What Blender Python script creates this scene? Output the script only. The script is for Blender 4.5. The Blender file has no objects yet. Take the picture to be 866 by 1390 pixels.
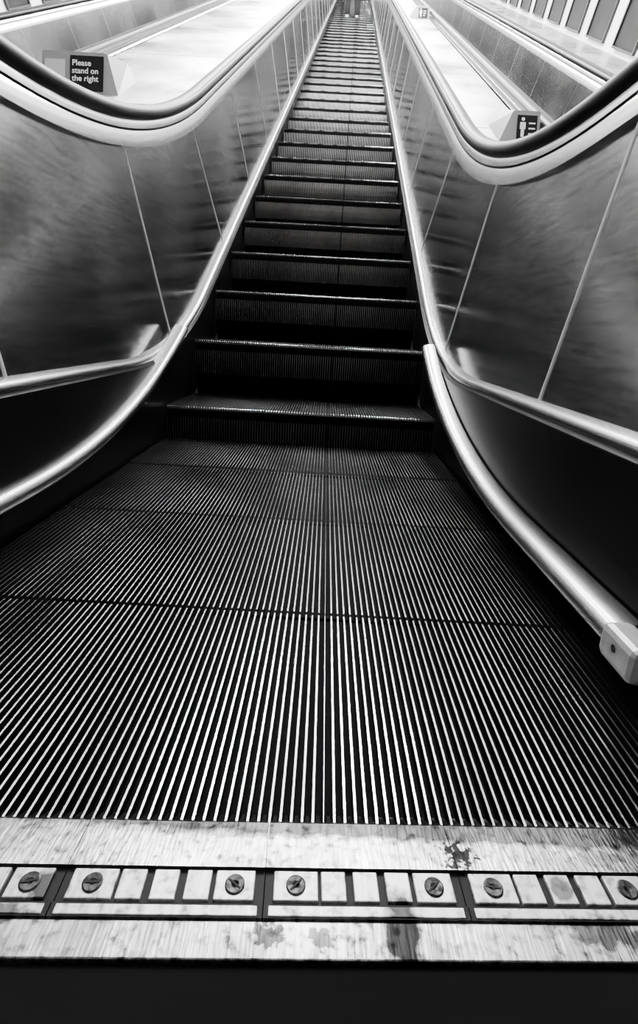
import bpy, math, random
from mathutils import Vector, Matrix
random.seed(3)
S=bpy.context.scene
COL=S.collection
SL=math.tan(math.radians(30))
DR=0.02
YEND=21.0
# ------------------------------------------------------------ materials
def mat(name, col, metal=0.0, rough=0.5, var=0.0, nscale=4.0, stretch=(1,1,1), rvar=0.0, bump=0.0, bscale=300.0, bstretch=(1,1,1), emit=0.0, spec=0.5, dirt=0.0, dscale=20.0, dlo=.5, dhi=.62, streak=0, sscale=200, sstretch=(1,.05,1), world=False, stains=()):
    m=bpy.data.materials.new(name); m.use_nodes=True
    nt=m.node_tree; b=nt.nodes["Principled BSDF"]
    b.inputs["Metallic"].default_value=metal
    b.inputs["Roughness"].default_value=rough
    b.inputs["Specular IOR Level"].default_value=spec
    c=(col,col,col,1)
    b.inputs["Base Color"].default_value=c
    if world:
        src=nt.nodes.new("ShaderNodeNewGeometry").outputs["Position"]
    else:
        src=nt.nodes.new("ShaderNodeTexCoord").outputs["Object"]
    def noise(scale,st,det=4):
        mp=nt.nodes.new("ShaderNodeMapping"); mp.inputs["Scale"].default_value=st
        nt.links.new(src,mp.inputs["Vector"])
        n=nt.nodes.new("ShaderNodeTexNoise"); n.inputs["Scale"].default_value=scale; n.inputs["Detail"].default_value=det
        nt.links.new(mp.outputs[0],n.inputs["Vector"]); return n
    last=None
    if var>0:
        n=noise(nscale,stretch)
        r=nt.nodes.new("ShaderNodeMapRange"); r.inputs[1].default_value=.3; r.inputs[2].default_value=.7
        r.inputs[3].default_value=max(0,col*(1-var)); r.inputs[4].default_value=min(1,col*(1+var))
        nt.links.new(n.outputs["Fac"],r.inputs[0]); last=r.outputs[0]
    def mul(last,sock,amt,lo,hi,a=1,b_=None):
        r=nt.nodes.new("ShaderNodeMapRange"); r.inputs[1].default_value=lo; r.inputs[2].default_value=hi
        r.inputs[3].default_value=a; r.inputs[4].default_value=(1-amt) if b_ is None else b_
        nt.links.new(sock,r.inputs[0])
        mu=nt.nodes.new("ShaderNodeMath"); mu.operation='MULTIPLY'
        if last: nt.links.new(last,mu.inputs[0])
        else: mu.inputs[0].default_value=col
        nt.links.new(r.outputs[0],mu.inputs[1]); return mu.outputs[0]
    if dirt>0: last=mul(last,noise(dscale,(1,1,1),8).outputs["Fac"],dirt,dlo,dhi)
    if streak>0: last=mul(last,noise(sscale,sstretch,3).outputs["Fac"],streak,.4,.7)
    for (sx,sy,rx,ry,amt,amp,ns) in stains:
        a=nt.nodes.new("ShaderNodeVectorMath"); a.operation='SUBTRACT'; nt.links.new(src,a.inputs[0]); a.inputs[1].default_value=(sx,sy,0)
        s2=nt.nodes.new("ShaderNodeVectorMath"); s2.operation='MULTIPLY'; nt.links.new(a.outputs[0],s2.inputs[0]); s2.inputs[1].default_value=(1/rx,1/ry,0)
        l=nt.nodes.new("ShaderNodeVectorMath"); l.operation='LENGTH'; nt.links.new(s2.outputs[0],l.inputs[0])
        n=noise(ns,(1,1,1),6)
        mm_=nt.nodes.new("ShaderNodeMath"); mm_.operation='MULTIPLY_ADD'; nt.links.new(n.outputs["Fac"],mm_.inputs[0]); mm_.inputs[1].default_value=amp; nt.links.new(l.outputs["Value"],mm_.inputs[2])
        last=mul(last,mm_.outputs[0],0,amp*.5+.7,amp*.5+1.05,1-amt,1)
    if last:
        cc=nt.nodes.new("ShaderNodeCombineColor")
        for i in range(3): nt.links.new(last,cc.inputs[i])
        nt.links.new(cc.outputs[0],b.inputs["Base Color"])
    if rvar>0:
        n=noise(nscale*.7,stretch)
        r=nt.nodes.new("ShaderNodeMapRange"); r.inputs[1].default_value=.3; r.inputs[2].default_value=.7
        r.inputs[3].default_value=max(.02,rough-rvar); r.inputs[4].default_value=rough+rvar
        nt.links.new(n.outputs["Fac"],r.inputs[0]); nt.links.new(r.outputs[0],b.inputs["Roughness"])
    if bump>0:
        n=noise(bscale,bstretch,2)
        bp=nt.nodes.new("ShaderNodeBump"); bp.inputs["Strength"].default_value=bump; bp.inputs["Distance"].default_value=.002
        nt.links.new(n.outputs["Fac"],bp.inputs["Height"]); nt.links.new(bp.outputs[0],b.inputs["Normal"])
    if emit>0:
        b.inputs["Emission Color"].default_value=(1,1,1,1); b.inputs["Emission Strength"].default_value=emit
    return m
M={}
M['panel']=mat("brushed_steel_panel",.6,1,.17,var=.4,nscale=1.6,rvar=.07,streak=.4,sscale=60,sstretch=(.6,.15,1.6),dirt=.2,dscale=30,dlo=.55,dhi=.75)
M['bright']=mat("polished_steel_trim",.6,1,.24)
M['defl']=mat("dull_steel_deflector",.38,1,.26)
M['strip']=mat("pale_joint_strip",.7,.4,.4)
M['guide']=mat("polished_steel_guide",.98,1,.2)
M['rubber']=mat("black_rubber",.003,0,.35,spec=.08)
M['skirt']=mat("dark_enamel_skirt",.003,0,.3,var=.3,nscale=5,spec=.06)
M['deck']=mat("satin_steel_deck",.98,1,.33,var=.16,nscale=3,rvar=.12,streak=.25,sscale=10,sstretch=(1,.15,1))
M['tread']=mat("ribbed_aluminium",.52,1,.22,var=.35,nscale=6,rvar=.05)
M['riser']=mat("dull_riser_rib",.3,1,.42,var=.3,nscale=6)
M['groove_shade']=mat("groove_shade_black",.003,0,.8,spec=.05)
ST=[(.157,.2666,.014,.030,.95,1.2,60),(.21,.325,.014,.013,.97,4.5,190),(.062,.259,.012,.009,.85,2.8,220),(.10,.258,.012,.008,.8,2.8,210),(-.105,.283,.016,.014,.95,1.0,90),(.305,.271,.030,.012,.85,1.8,110),(.33,.33,.018,.010,.6,2.0,120),(-.14,.262,.03,.010,.85,2.0,100),(.287,.301,.010,.011,.85,1.0,130),(.1,.352,.7,.018,.88,.9,50),(.0,.337,.09,.006,.5,2.0,120),(.46,.31,.14,.12,.6,.9,30),(-.27,.31,.12,.12,.6,.9,30)]  # last two wide ellipses darken the comb towards its left and right ends
M['comb']=mat("worn_comb_metal",.62,1,.32,var=.5,nscale=16,dirt=.85,dscale=130,dlo=.5,dhi=.7,streak=.55,sscale=260,sstretch=(1,.12,1),bump=.25,bscale=400,bstretch=(1,.08,1),world=True,stains=ST)
M['recess']=mat("comb_recess_black",.008,0,.6,spec=.2)
M['pad']=mat("pale_comb_pad",.85,.5,.4,dirt=.8,dscale=130,dlo=.5,dhi=.72,streak=.4,sscale=160,world=True,stains=ST[:9])
M['cap']=mat("pale_moulded_cap",.38,.3,.4,var=.25,nscale=40)
M['screw']=mat("dark_screw_steel",.04,.9,.4,var=.9,nscale=250,dirt=.7,dscale=200,world=True)
M['mat']=mat("caption_bar_black",.003,0,.9,spec=.1)
M['white']=mat("white_vault_panel",.34,0,.6,var=.1,nscale=2)
M['wall']=mat("pale_wall_panel",.7,0,.45,var=.1,nscale=2)
M['floor']=mat("dark_terrazzo_floor",.03,0,.5,var=.3,nscale=60)
M['housing']=mat("grey_painted_housing",.3,.2,.4)
M['black']=mat("sign_black",.006,0,.5,spec=.2)
M['ink']=mat("sign_white",.9,0,.5)
M['light']=mat("lamp_diffuser",.9,0,.5,emit=300)
M['light2']=mat("lamp_diffuser_dim",.9,0,.5,emit=44)
M['fill_light']=mat("fill_lamp_diffuser",.9,0,.5,emit=28)
M['poster']=mat("poster_print",.004,0,.6,var=.9,nscale=5,spec=.1)
M['frame']=mat("poster_frame_metal",.01,.6,.4)
M['cloth']=mat("dark_cloth",.006,0,.9,spec=.1)
M['cloth2']=mat("grey_coat_cloth",.02,0,.9)
M['skin']=mat("skin",.45,0,.6)
M['hair']=mat("hair",.03,0,.6)
# ------------------------------------------------------------ helpers
def new(name,me,parent=None,m=None,smooth=False,**kw):
    ob=bpy.data.objects.new(name,me)
    COL.objects.link(ob)
    if m is not None and me is not None and hasattr(me,'materials') and len(me.materials)==0: me.materials.append(m)
    if smooth:
        for p in me.polygons: p.use_smooth=True
    if parent is not None:
        ob.parent=parent
        ob.matrix_parent_inverse=parent.matrix_basis.inverted()
    for k,v in kw.items(): ob[k]=v
    return ob
def empty(name,loc,label,cat,rotz=0,**kw):
    e=bpy.data.objects.new(name,None); e.location=loc; e.rotation_euler[2]=rotz; e.empty_display_size=.1
    COL.objects.link(e); e["label"]=label; e["category"]=cat
    for k,v in kw.items(): e[k]=v
    return e
def mesh(name,v,f):
    me=bpy.data.meshes.new(name); me.from_pydata([tuple(p) for p in v],[],f); me.update(); return me
def drift(y): return DR*max(0,y-1.9)
def P(flat,yb,t):
    def z(y):
        if y<=yb-t: return flat
        if y>=yb+t: return flat+(y-yb)*SL
        return flat+SL*(y-(yb-t))**2/(4*t)
    return z
nose=P(0,1.7,.28)
trimp=P(.285,2.14,.5)
deflp=P(.085,1.6,.65)
class Side:
    def __init__(s,h,t):
        s.guide=P(h,1.92,t); s.rail=P(h+.09,1.92,t); s.deck=P(h+.03,1.92,t)
LEFT=Side(.825,1.0); RIGHT=Side(.805,.78)
def ys(a,b):
    out=[];y=a
    while y<b-1e-6:
        out.append(y)
        y+= .25 if y<.45 else (.05 if y<3.2 else 1.5)
    out.append(b); return out
def tang(p,y):
    d=(p(y+.01)-p(y-.01))/.02; l=math.hypot(1,d); return (1/l,d/l)
def sweep(name,path,prof,y0,y1,closed=False,caps=False):
    Y=ys(y0,y1); V=[];F=[];n=len(prof)
    for y in Y:
        ty,tz=tang(path,y); z=path(y)
        for (x,o) in prof: V.append((x+drift(y),y-tz*o,z+ty*o))
    for i in range(len(Y)-1):
        for j in range(n if closed else n-1):
            k=(j+1)%n
            F.append((i*n+j,i*n+k,(i+1)*n+k,(i+1)*n+j))
    if caps and closed:
        F.append(tuple(range(n))[::-1]); F.append(tuple((len(Y)-1)*n+j for j in range(n)))
    return mesh(name,V,F)
def sheet(name,pa,pb,xa,xb,y0,y1,nn=4,ya=None):
    Y=ys(y0,y1);V=[];F=[]
    for y in Y:
        for j in range(nn+1):
            t=j/nn; V.append((xa+(xb-xa)*t+drift(y),y,pa(y)*(1-t)+pb(y)*t))
    n=nn+1
    for i in range(len(Y)-1):
        for j in range(nn): F.append((i*n+j,i*n+j+1,(i+1)*n+j+1,(i+1)*n+j))
    return mesh(name,V,F)
def box(name,x0,x1,y0,y1,z0,z1,bev=0):
    import bmesh
    bm=bmesh.new(); bmesh.ops.create_cube(bm,size=1)
    for v in bm.verts: v.co=Vector(((x0+x1)/2+v.co.x*(x1-x0),(y0+y1)/2+v.co.y*(y1-y0),(z0+z1)/2+v.co.z*(z1-z0)))
    if bev: bmesh.ops.bevel(bm,geom=bm.edges[:],offset=bev,segments=2,affect='EDGES',profile=.5)
    me=bpy.data.meshes.new(name); bm.to_mesh(me); bm.free(); return me
# ------------------------------------------------------------ balustrades
def balustrade(label,cx,s,dx=0,main=True,side=LEFT):
    X=lambda o: cx+s*(o+dx)
    tops=[-1.0,.2,1.03,1.86]; bots=[-1.0,.22,1.14,2.14]
    if s<0: tops[1:3]=[.1,.95]; bots[1:3]=[.1,1.03]
    t=2.68;b=3.12
    while t<YEND-.5: tops.append(t); bots.append(b); t+=.86; b+=.86
    tops.append(YEND-.3); bots.append(YEND)
    guidep=side.guide; railp=side.rail
    e=empty("escalator_balustrade",(X(.6),-1,0),label,"escalator balustrade")
    for i in range(len(tops)-1):
        V=[];F=[];nu=16;nv=6
        for a in range(nu+1):
            u=a/nu
            yt=tops[i]+.0015+(tops[i+1]-tops[i]-.003)*u; yb=bots[i]+.0015+(bots[i+1]-bots[i]-.003)*u
            for c in range(nv+1):
                w=c/nv; y=yb+(yt-yb)*w; z=trimp(yb)*(1-w)+guidep(yt)*w
                V.append((X(.553+.047*w)+drift(y),y,z+.01*(1-w)))
        for a in range(nu):
            for c in range(nv):
                q=a*(nv+1)+c; F.append((q,q+1,q+nv+2,q+nv+1))
        new("panel",mesh("panel",V,F),e,M['panel'],True)
        if main and i>0:
            yt,yb=tops[i],bots[i]
            V=[];F=[]
            for c in range(7):
                w=c/6; y=yb+(yt-yb)*w; z=(trimp(yb)+.01)*(1-w)+guidep(yt)*w; x=X(.553+.047*w)
                for (dy,o) in ((-.004,0),(-.0025,-.003),(.0025,-.003),(.004,0)): V.append((x+s*o+drift(y),y+dy,z))
            for c in range(6):
                for k in range(3): q=c*4+k; F.append((q,q+1,q+5,q+4))
            new("seam_strip",mesh("seam_strip",V,F),e,M['strip'],True)
    g=[(X(o),n) for o,n in ((.5835,-.008),(.5845,.000),(.5870,.010),(.5915,.024),(.5975,.036))]
    new("handrail_guide",sweep("guide",guidep,g,-1,YEND),e,M['guide'],True,label="polished convex steel handrail guide")
    g=[(X(o),n) for o,n in ((.601,-.008),(.5835,-.008))]
    new("guide_underside",sweep("guide_u",guidep,g,-1,YEND),e,M['guide'],False)
    g=[(X(o),n) for o,n in ((.5975,.036),(.604,.037),(.604,.042),(.597,.043))]
    new("guide_slot",sweep("guide_s",guidep,g,-1,YEND),e,M['recess'],False)
    g=[(X(o),n) for o,n in ((.597,.043),(.5985,.052),(.602,.062),(.607,.069),(.61,.075))]
    new("upper_guide",sweep("guide_t",guidep,g,-1,YEND),e,M['guide'],True)
    r=[(X(o+.019),n) for o,n in ((.590,-.020),(.580,-.015),(.574,-.004),(.575,.008),(.582,.019),(.594,.025),(.61,.027),(.626,.025),(.638,.019),(.645,.008),(.646,-.004),(.640,-.015),(.630,-.020))]
    new("handrail",sweep("rail",railp,r,-1,YEND,closed=True,caps=True),e,M['rubber'],True,label="black rubber handrail")
    o=[(X(a),n) for a,n in ((.63,.07),(.64,.05),(.65,.04),(.658,.036),(.664,.03))]
    new("outer_guide",sweep("oguide",guidep,o,-1,YEND),e,M['guide'],True)
    tr=[(X(a),n) for a,n in ((.524,-.014),(.521,-.006),(.525,.002),(.534,.007),(.545,.010),(.556,.012))]
    new("bottom_trim",sweep("trim",trimp,tr,-1,YEND),e,M['bright'],True,label="bright slim steel edging")
    tr=[(X(a),n) for a,n in ((.508,-.026),(.510,-.018),(.524,-.014))]
    new("trim_support",sweep("trim2",trimp,tr,-1,YEND),e,M['skirt'],False)
    lo=lambda y:nose(y)-.25
    hi=lambda y:trimp(y)-.02
    new("skirt",sheet("skirt",lo,hi,X(.508),X(.508),-1,YEND,3),e,M['skirt'],True,label="black enamelled skirt panel")
    if main:
        dxx=.470 if s>0 else .488; dz=-.022 if s>0 else .004
        d=[(X(dxx+a),dz+n) for a,n in ((-.008,-.014),(-.013,-.006),(-.012,.002),(-.006,.010),(.004,.014),(.016,.016),(.034,.016))]
        new("skirt_deflector",sweep("defl",deflp,d,.585,2.12),e,M['defl'],True,label="bright slim skirt deflector rail")
        d=[(X(dxx+a),dz+n) for a,n in ((.036,.016),(.036,-.028),(.006,-.026),(-.008,-.014))]
        new("deflector_base",sweep("deflbase",deflp,d,.585,2.12),e,M['skirt'])
        zc=.085+dz
        c=box("end_cap",X(dxx)-.018,X(dxx)+.022,.515,.59,zc-.026,zc+.020,.009)
        cap=new("end_cap",c,e,M['cap'],label="pale moulded end cap with a screw")
        sc=mesh("cap_screw",[(X(dxx-.0185),.555+.005*math.cos(a*math.pi/6),zc+.005*math.sin(a*math.pi/6)) for a in range(12)],[tuple(range(12))])
        new("screw",sc,cap,M['screw'])
    return e
balustrade("brushed steel escalator balustrade with black rubber handrail beside the wide deck",0,-1)
balustrade("brushed steel escalator balustrade with black rubber handrail beside the narrow deck",0,1,side=RIGHT)
balustrade("neighbouring escalator balustrade of steel with black handrail",-2.15,1,0,False)
balustrade("far balustrade of neighbouring escalator next to the wall",-2.15,-1,0,False)
balustrade("neighbouring balustrade with thin dark handrail along the bright deck",1.40,-1,-.25,False,side=RIGHT)
balustrade("far neighbouring balustrade of steel panels below the posters",1.40,1,-.25,False,side=RIGHT)
# ------------------------------------------------------------ decks
def deck(label,x0,x1,side):
    deckp=side.deck
    e=empty("escalator_deck",((x0+x1)/2,-1,deckp(-1)),label,"escalator deck")
    y=-1.0
    while y<YEND-.2:
        y2=min(y+1.3,YEND)
        prof=[(x0,-.006),(x0+.006,0),(x1-.006,0),(x1,-.006)]
        new("deck_panel",sweep("deck_panel",deckp,prof,y+.006,y2-.006),e,M['deck'])
        y=y2
    new("deck_underlay",sweep("underlay",deckp,[(x0,-.007),(x1,-.007)],-1,YEND),e,M['recess'])
deck("wide satin steel deck between two escalators",-1.484,-.666,LEFT)
deck("narrow satin steel deck between two escalators",.666,.984,RIGHT)
deck("satin steel deck along the tunnel wall under posters",1.816,2.395,RIGHT)
deck("satin steel deck along the opposite tunnel wall",-3.095,-2.816,LEFT)
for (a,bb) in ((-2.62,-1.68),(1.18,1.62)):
    new("escalator_step_band",sweep("band",nose,[(a,-.05),(bb,-.05)],-1,YEND),None,M['groove_shade'],kind="stuff",label="dark step band deep inside the neighbouring escalator",category="escalator steps")
# ------------------------------------------------------------ steps
PITCH=.0096; N=104; RW=.0020; GD=.010
def step_mesh(flat):
    prof=[(.3985,0,0,1),(.30,0,0,1),(.20,0,0,1),(.10,0,0,1),(.007,0,0,1),(.003,-.0015,-.3,.97),(.000,-.006,-.6,.85),(-.002,-.013,-.8,.6),(-.003,-.022,-.95,.3),(-.004,-.04,-1,.1),(-.006,-.075,-1,.02),(-.005,-.11,-1,-.05),(-.001,-.14,-1,-.12),(.008,-.17,-1,-.25),(.022,-.21,-1,-.35),(.05,-.26,-1,-.5)]
    V=[];F=[];MI=[];cols=[]
    x=-N*PITCH/2
    for i in range(N):
        c=x+(i+.5)*PITCH
        rw=RW
        if i==62: rw=.0006
        cols+= [(c-rw/2-.0004,1),(c-rw/2,0),(c+rw/2,0),(c+rw/2+.0004,1)]
    n=len(prof)
    for (cx,lo) in cols:
        for (y,z,ny,nz) in prof:
            l=math.hypot(ny,nz) or 1
            d=GD*lo
            V.append((cx,y-ny/l*d,z-nz/l*d))
    def mi(j):  # rib faces: bright nose, then dark and grey bands painted as shade
        if flat: return 0 if j<4 else 1  # flat treads: nose painted black to take away its lamp highlight
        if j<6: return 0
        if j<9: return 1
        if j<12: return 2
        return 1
    for i in range(len(cols)-1):
        k=i%4
        for j in range(n-1):
            F.append((i*n+j,i*n+j+1,(i+1)*n+j+1,(i+1)*n+j)); MI.append(mi(j) if k==1 else 1)
    me=mesh("escalator_step",V,F)
    me.materials.append(M['tread']); me.materials.append(M['groove_shade']); me.materials.append(M['riser'])
    me.polygons.foreach_set("material_index",MI)
    return me
sm=step_mesh(False); smf=step_mesh(True)
k=-4
while 1.9+.4*k<YEND-.5:
    y=1.9+.4*k; z=nose(y)
    ob=bpy.data.objects.new("escalator_step",smf if k<0 else sm); COL.objects.link(ob)
    ob.location=(drift(y),y,z)
    ob["label"]="ribbed aluminium escalator tread lying flat near the comb" if k<0 else "ribbed dark aluminium escalator step with cleated riser"
    ob["category"]="escalator step"; ob["group"]="steps of the ribbed escalator"
    k+=1
# ------------------------------------------------------------ comb plate
SK=.04
OX,OY=.1,.354
mm=.001
W=.1536
body_v=[];body_f=[]
pr=[(0,.001),(-.004,.004),(-.047,.010),(-.0475,.0065),(-.0735,.0065),(-.074,.0098),(-.0745,.0098),(-.0835,.0098),(-.084,-.01)]
for x in (.0004,W-.0004):
    for (y,z) in pr: body_v.append((x,y,z))
n=len(pr)
mi=[]
for j in range(n-1): body_f.append((j,j+1,n+j+1,n+j)); mi.append(1 if j in(2,3,4,5,6) else 0)
for i in range(16):
    c=(i+.0)*PITCH+PITCH*.5+ .0
    q=len(body_v)
    body_v+=[(c-.0022,0,.001),(c+.0022,0,.001),(c+.0012,.012,-.006),(c-.0012,.012,-.006),(c-.0022,0,-.01),(c+.0022,0,-.01)]
    body_f+=[(q,q+1,q+2,q+3),(q,q+3,q+4),(q+1,q+5,q+2)]; mi+=[0,0,0]
seg_me=mesh("comb_segment",body_v,body_f); seg_me.materials.append(M['comb']); seg_me.materials.append(M['recess'])
seg_me.polygons.foreach_set("material_index",mi)
pads=[(24,34),(53,19),(78,19),(103,19),(131,30)]
pad_me=[box("pad",(c-w/2)*mm,(c+w/2)*mm,-.0715,-.0495,.006,.0098,.0008) for c,w in pads]
for p in pad_me: p.materials.append(M['pad'])
bar_me=box("edge_bar",.004,.1495,-.0825,-.0755,.0090,.0106,.0005); bar_me.materials.append(M['pad'])
def screw_mesh():
    V=[];F=[];n=20
    rings=[(.0076,.0098),(.0076,.0106),(.0066,.0110),(.003,.0108)]
    for r,z in rings:
        for i in range(n): a=2*math.pi*i/n; V.append((r*math.cos(a),r*math.sin(a),z))
    for k in range(3):
        for i in range(n): F.append((k*n+i,k*n+(i+1)%n,(k+1)*n+(i+1)%n,(k+1)*n+i))
    V.append((0,0,.0098)); c=len(V)-1
    for i in range(n): F.append((3*n+i,3*n+(i+1)%n,c))
    return mesh("screw",V,F)
scm=screw_mesh(); scm.materials.append(M['screw'])
slot=box("slot",-.0058,.0058,-.0007,.0007,.0109,.0113); slot.materials.append(M['recess'])
b0=.053
for kx in range(-4,4):
    x0=b0+kx*W; x1=x0+W
    if x0<-.5: x0=-.5
    if x1>.5: x1=.5
    sx=(x1-x0)/W
    Mx=Matrix.Translation((OX,OY,0))@Matrix.Rotation(SK,4,'Z')@Matrix.Translation((x0-OX,0,0))@Matrix.Diagonal((sx,1,1,1))
    ob=bpy.data.objects.new("comb_segment",seg_me); COL.objects.link(ob); ob.matrix_basis=Mx
    ob["label"]="worn metal comb segment with pale pads and two dark screws"; ob["category"]="escalator comb"; ob["group"]="comb segments at the landing"
    for p in pad_me+[bar_me]:
        c=bpy.data.objects.new("pad" if p is not bar_me else "edge_bar",p); COL.objects.link(c); c.parent=ob
    for c0 in (24,131):
        c=bpy.data.objects.new("screw",scm); COL.objects.link(c); c.parent=ob; c.location=(c0*mm,-.0605,0); c["label"]="round dark slotted screw"; c.rotation_euler[2]=random.uniform(0,3)
        d=bpy.data.objects.new("slot",slot); COL.objects.link(d); d.parent=c
lp=new("landing_plate",box("landing_plate",-.50,.50,-.024,0,-.006,.0100,.0012),None,M['comb'],label="scuffed steel landing plate before the comb",category="landing plate")
lp.matrix_basis=Matrix.Translation((OX,OY,0))@Matrix.Rotation(SK,4,'Z')@Matrix.Translation((-OX,-.0855,0))
mt=new("caption_bar_sheet",box("caption_bar_sheet",-.5,.5,-1.6,0,-.006,.006,.001),None,M['mat'],label="added matt black sheet standing in for the caption bar",category="caption bar stand-in")  # added black sheet laid where the caption bar runs
mt.matrix_basis=Matrix.Translation((OX,OY,0))@Matrix.Rotation(SK,4,'Z')@Matrix.Translation((-OX,-.1105,0))
# ------------------------------------------------------------ room
XL,XR=-3.1,2.4
new("floor",mesh("floor",[(XL,-4,-.012),(XR,-4,-.012),(XR,.2,-.012),(XL,.2,-.012)],[(0,1,2,3)]),None,M['floor'],kind="structure")
lowp=lambda y:nose(y)-.6
wtop=P(2.2,1.7,.6)
def wtop2(y): return wtop(y)
new("wall_left",sheet("wall_left",lowp,wtop2,XL,XL,-4,YEND+1.5,3),None,M['wall'],kind="structure")
new("wall_right",sheet("wall_right",lowp,wtop2,XR,XR,-4,YEND+1.5,3),None,M['wall'],kind="structure")
arc=[]
for i in range(17):
    a=math.pi*i/16
    arc.append(((XL+XR)/2+(XR-XL)/2*math.cos(a),1.5*math.sin(a)))
Y=ys(-4,YEND+1.5);V=[];F=[]
for y in Y:
    for x,o in arc: V.append((x+drift(y),y,wtop2(y)+o))
n=len(arc)
for i in range(len(Y)-1):
    for j in range(n-1): F.append((i*n+j,i*n+j+1,(i+1)*n+j+1,(i+1)*n+j))
new("ceiling",mesh("ceiling",V,F),None,M['white'],True,kind="structure")
new("wall_back",mesh("wall_back",[(XL,-4,-1),(XR,-4,-1),(XR,-4,5),(XL,-4,5)],[(0,1,2,3)]),None,M['floor'],kind="structure")
ye=YEND+1.4; ze=nose(ye)
new("wall_front",mesh("wall_front",[(XL,ye,ze-3),(XR+1,ye,ze-3),(XR+1,ye,ze+5),(XL,ye,ze+5)],[(0,1,2,3)]),None,M['white'],kind="structure")
# ------------------------------------------------------------ lamps
def lamp(x,y,z,wx,ly,slope,m,label="long white luminaire hung below the tunnel vault"):
    e=empty("ceiling_light",(x,y,z),label,"light",group="lamps below the vault")
    e.rotation_euler[0]=math.radians(30) if slope else 0
    a=bpy.data.objects.new("housing",box("lamp_housing",-wx/2-.03,wx/2+.03,-ly/2-.03,ly/2+.03,.01,.09,.01)); a.data.materials.append(M['housing']); COL.objects.link(a); a.parent=e
    a=bpy.data.objects.new("diffuser",box("diffuser",-wx/2,wx/2,-ly/2,ly/2,-.03,.009,.008)); a.data.materials.append(m); COL.objects.link(a); a.parent=e
for i in range(6):
    y=4.6+i*2.9
    for x in (-1.1,.85): lamp(x+drift(y),y,nose(y)+2.75,.35,1.6,True,M['light'])
lamp(.1,2.2,2.75,.6,.5,False,M['light2'],"square white luminaire above the lower landing")
for x in (-1.9,1.5): lamp(x,-.2,2.5,.4,1.2,False,M['fill_light'],"added white fill luminaire above the lower landing")  # unseen pair added to brighten the risers and steel panels
# ------------------------------------------------------------ signs
def text(parent,body,size,loc,rot,m,name="lettering",align='LEFT',sp=.95):
    cu=bpy.data.curves.new("t",'FONT'); cu.body=body; cu.size=size; cu.align_x=align; cu.space_line=sp; cu.extrude=.0004; cu.offset=size*.012
    o=bpy.data.objects.new("t",cu); COL.objects.link(o)
    dg=bpy.context.evaluated_depsgraph_get(); dg.update()
    me=bpy.data.meshes.new_from_object(o.evaluated_get(dg)); bpy.data.objects.remove(o)
    me.materials.clear(); me.materials.append(m)
    ob=bpy.data.objects.new(name,me); COL.objects.link(ob); ob.parent=parent; ob.location=loc; ob.rotation_euler=rot
    return ob
def child(name,me,parent,m,loc=(0,0,0),rot=(0,0,0),label=None):
    me.materials.append(m); ob=bpy.data.objects.new(name,me); COL.objects.link(ob); ob.parent=parent; ob.location=loc; ob.rotation_euler=rot
    if label: ob["label"]=label
    return ob
def sign(x,y,w,h,kind,label,side):
    z=side.deck(y)
    e=empty("sign_housing",(x+drift(y),y,z),label,"sign")
    if kind=='text': o=[(-w/2,-.03),(w*.42,-.03),(w*.42,.0),(w*.28,h),(w*.25,h+.006),(-w/2,h+.006)]
    else: o=[(-w/2,-.03),(w/2,-.03),(w/2,h+.006),(-w*.15,h+.006),(-w*.2,h),(-w/2,0)]
    n=len(o); D=.32
    V=[(a,c*.2,c) for a,c in o]+[(a,D,c*.6+D*SL*.85) for a,c in o]
    F=[tuple(range(n)),tuple(range(2*n-1,n-1,-1))]+[(i,n+i,n+(i+1)%n,(i+1)%n) for i in range(n)]
    child("body",mesh("sign_body",V,F),e,M['housing'])
    rot=(math.radians(90)-math.atan(.2),0,0)
    if kind=='text':
        s=h*.88
        px=w*.25-s*1.02
        child("sign_plate",box("sign_plate",0,s,0,s,0,.004,.001),e,M['black'],(px,.2*.01-.003,.012),rot,"black plate with white words")
        text(e,"Please\nstand on\nthe right",s*.23,(px+s*.06,.2*.01-.009+.2*s*.70,.012+s*.70),rot,M['ink'])
        child("notice_plate",box("notice_plate",0,w*.24,0,h*.7,0,.004,.001),e,M['strip'],(-w*.46,.2*.02-.003,.024),rot,"pale notice plate")
    else:
        s=h*.8; px=-w*.08
        child("sign_plate",box("sign_plate",0,w*.5,0,s,0,.004,.001),e,M['black'],(px,-.001,.012),rot,"black pictogram plate")
        V=[];F=[]
        def poly(pts):
            q=len(V); V.extend([(a,c,0) for a,c in pts]); F.append(tuple(range(q,q+len(pts))))
        u=s
        poly([(.24*u+.075*u*math.cos(i*math.pi/5),.83*u+.075*u*math.sin(i*math.pi/5)) for i in range(10)])
        poly([(.12*u,.70*u),(.12*u,.42*u),(.17*u,.42*u),(.17*u,.10*u),(.31*u,.10*u),(.31*u,.42*u),(.36*u,.42*u),(.36*u,.70*u)][::-1])
        for r in range(3): poly([(.5*u,(.70-.22*r)*u),(.5*u,(.64-.22*r)*u),(.78*u if r<2 else .68*u,(.64-.22*r)*u),(.78*u if r<2 else .68*u,(.70-.22*r)*u)][::-1])
        child("pictogram",mesh("pictogram",V,F),e,M['ink'],(px,-.0065,.012),rot,"white standing figure and bars")
sign(-1.24,3.03,.42,.19,'text',"grey wedge housing with black plate of white safety words",LEFT)
sign(.885,2.69,.18,.13,'icon',"small grey wedge housing with pictogram plate on the deck",RIGHT)
sign(.86,7.4,.22,.14,'icon',"small grey wedge housing further up the narrow deck",RIGHT)
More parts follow.
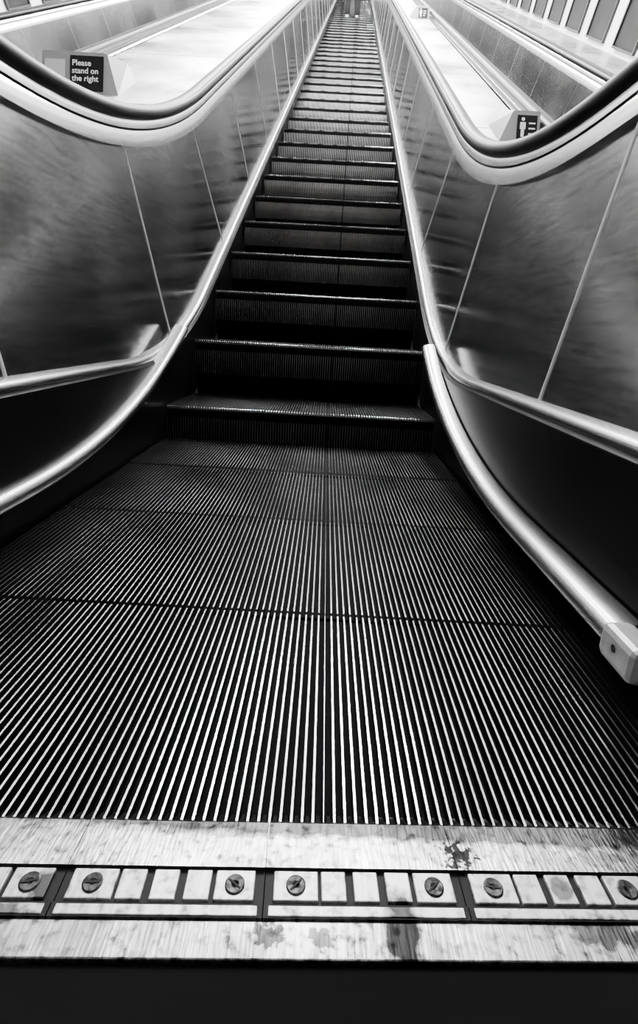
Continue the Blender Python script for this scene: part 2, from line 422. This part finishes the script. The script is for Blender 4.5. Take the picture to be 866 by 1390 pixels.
# ------------------------------------------------------------ posters on walls
def poster(x,y,side):
    z=nose(y)+1.00
    e=empty("poster_frame",(x,y,z),"slim metal framed dark poster on the tunnel wall","poster",group="posters along the tunnel wall")
    hw,hh=.19,.22
    def q(dy,dz,o): return (-side*o,dy-dz*.55,dz+(dy-dz*.55)*SL)
    V=[q(-hw,-hh,.01),(q(hw,-hh,.01)),q(hw,hh,.01),q(-hw,hh,.01)]
    child("poster_print",mesh("print",V,[(0,1,2,3)]),e,M['poster'])
    V=[];F=[]
    outer=[(-hw-.02,-hh-.02),(hw+.02,-hh-.02),(hw+.02,hh+.02),(-hw-.02,hh+.02)];inner=[(-hw,-hh),(hw,-hh),(hw,hh),(-hw,hh)]
    for d,o in ((outer,.0),(outer,.022),(inner,.022),(inner,.008)): V+=[q(a,c,o) for a,c in d]
    for L in range(3):
        for i in range(4): F.append((L*4+i,L*4+(i+1)%4,(L+1)*4+(i+1)%4,(L+1)*4+i))
    child("frame",mesh("frame",V,F),e,M['frame'])
for i in range(16):
    y=3.8+i*.66
    poster(XR-.005+drift(y),y,1); 
for i in range(12):
    y=3.8+i*.66
    poster(XL+.005+drift(y),y,-1)
# ------------------------------------------------------------ person
def skin(name,verts,edges,rad,parent,m,sub=1):
    me=bpy.data.meshes.new(name); me.from_pydata(verts,edges,[]); me.update()
    ob=bpy.data.objects.new(name,me); COL.objects.link(ob)
    md=ob.modifiers.new("s",'SKIN'); me.materials.append(m)
    sv=me.skin_vertices[0].data
    for i,r in enumerate(rad):
        sv[i].radius=(r,r) if not isinstance(r,tuple) else r
    sv[0].use_root=True
    md.use_smooth_shade=True
    s2=ob.modifiers.new("d",'SUBSURF'); s2.levels=sub; s2.render_levels=sub
    if parent: ob.parent=parent
    return ob
def person(x,y,z):
    e=empty("person",(x,y,z),"person in dark trousers and coat standing on a step","person")
    v=[(0,0,.95),(0,0,1.12),(0,-.01,1.32),(0,0,1.46),(0,.01,1.54),(0,.02,1.64),(0,.015,1.73)]
    r=[(.15,.11),(.13,.10),(.16,.11),(.06,.06),(.055,.055),(.078,.095),(.06,.075)]
    ed=[(0,1),(1,2),(2,3),(3,4),(4,5),(5,6)]
    for s in (-1,1):
        q=len(v)
        v+=[(s*.10,0,.88),(s*.11,.02,.50),(s*.115,-.01,.09),(s*.125,.13,.04)]; r+=[.085,.06,.042,(.045,.03)]
        ed+=[(0,q),(q,q+1),(q+1,q+2),(q+2,q+3)]
        q=len(v)
        v+=[(s*.19,0,1.40),(s*.24,-.02,1.12),(s*.25,.04,.87),(s*.25,.06,.80)]; r+=[.055,.042,.03,(.025,.04)]
        ed+=[(2,q),(q,q+1),(q+1,q+2),(q+2,q+3)]
        h=q+3
        for f in range(5):
            q=len(v); oy=-.03+.017*f
            if f==4: v+=[(s*.235,.10,.80),(s*.23,.115,.77)]
            else: v+=[(s*.25,.06+oy,.745),(s*.24,.065+oy,.71+.006*abs(f-2))]
            r+=[.009,.007]; ed+=[(h,q),(q,q+1)]
    skin("body",v,ed,r,e,M['skin'])
    v=[(0,0,.97),(0,0,.9)];r=[(.165,.125),(.15,.12)];ed=[(0,1)]
    for s in (-1,1):
        q=len(v); v+=[(s*.10,0,.82),(s*.11,.02,.50),(s*.115,-.005,.08)]; r+=[.10,.078,.068]; ed+=[(1,q),(q,q+1),(q+1,q+2)]
    skin("trousers",v,ed,r,e,M['cloth'])
    v=[(0,0,1.12),(0,0,.85),(0,-.01,1.33),(0,0,1.45)];r=[(.16,.125),(.185,.14),(.18,.13),(.08,.075)];ed=[(0,1),(0,2),(2,3)]
    for s in (-1,1):
        q=len(v); v+=[(s*.20,0,1.39),(s*.245,-.02,1.12),(s*.25,.035,.90)]; r+=[.07,.058,.045]; ed+=[(2,q),(q,q+1),(q+1,q+2)]
    skin("coat",v,ed,r,e,M['cloth2'])
    skin("hair",[(0,-.01,1.68),(0,-.005,1.75),(0,-.03,1.60)],[(0,1),(0,2)],[(.088,.09),(.06,.075),(.06,.05)],e,M['hair'])
    for s in (-1,1):
        skin("shoe",[(s*.115,-.03,.04),(s*.118,.06,.04),(s*.125,.17,.03)],[(0,1),(1,2)],[.045,.045,.035],e,M['cloth'])
yp=1.9+.4*32
person(drift(yp)+.0,yp+.19,nose(yp)+.004)
# ------------------------------------------------------------ camera / world
phi=math.radians(16.2); r=.055
R0=Vector((1,0,0)); Fw=Vector((0,math.cos(phi),-math.sin(phi))); U0=Vector((0,math.sin(phi),math.cos(phi)))
Cr=R0*math.cos(r)+U0*math.sin(r); Cu=U0*math.cos(r)-R0*math.sin(r); Cb=-Fw
cam=bpy.data.cameras.new("camera"); co=bpy.data.objects.new("camera",cam); COL.objects.link(co)
mw=Matrix((( Cr.x,Cu.x,Cb.x,.08),(Cr.y,Cu.y,Cb.y,0),(Cr.z,Cu.z,Cb.z,.42),(0,0,0,1)))
co.matrix_world=mw
cam.sensor_fit='AUTO'; cam.sensor_width=36; cam.lens=700/1390*36; cam.shift_y=-45/1390; cam.clip_start=.01
S.camera=co
w=bpy.data.worlds.new("world"); S.world=w; w.use_nodes=True
w.node_tree.nodes["Background"].inputs[0].default_value=(.02,.02,.02,1)
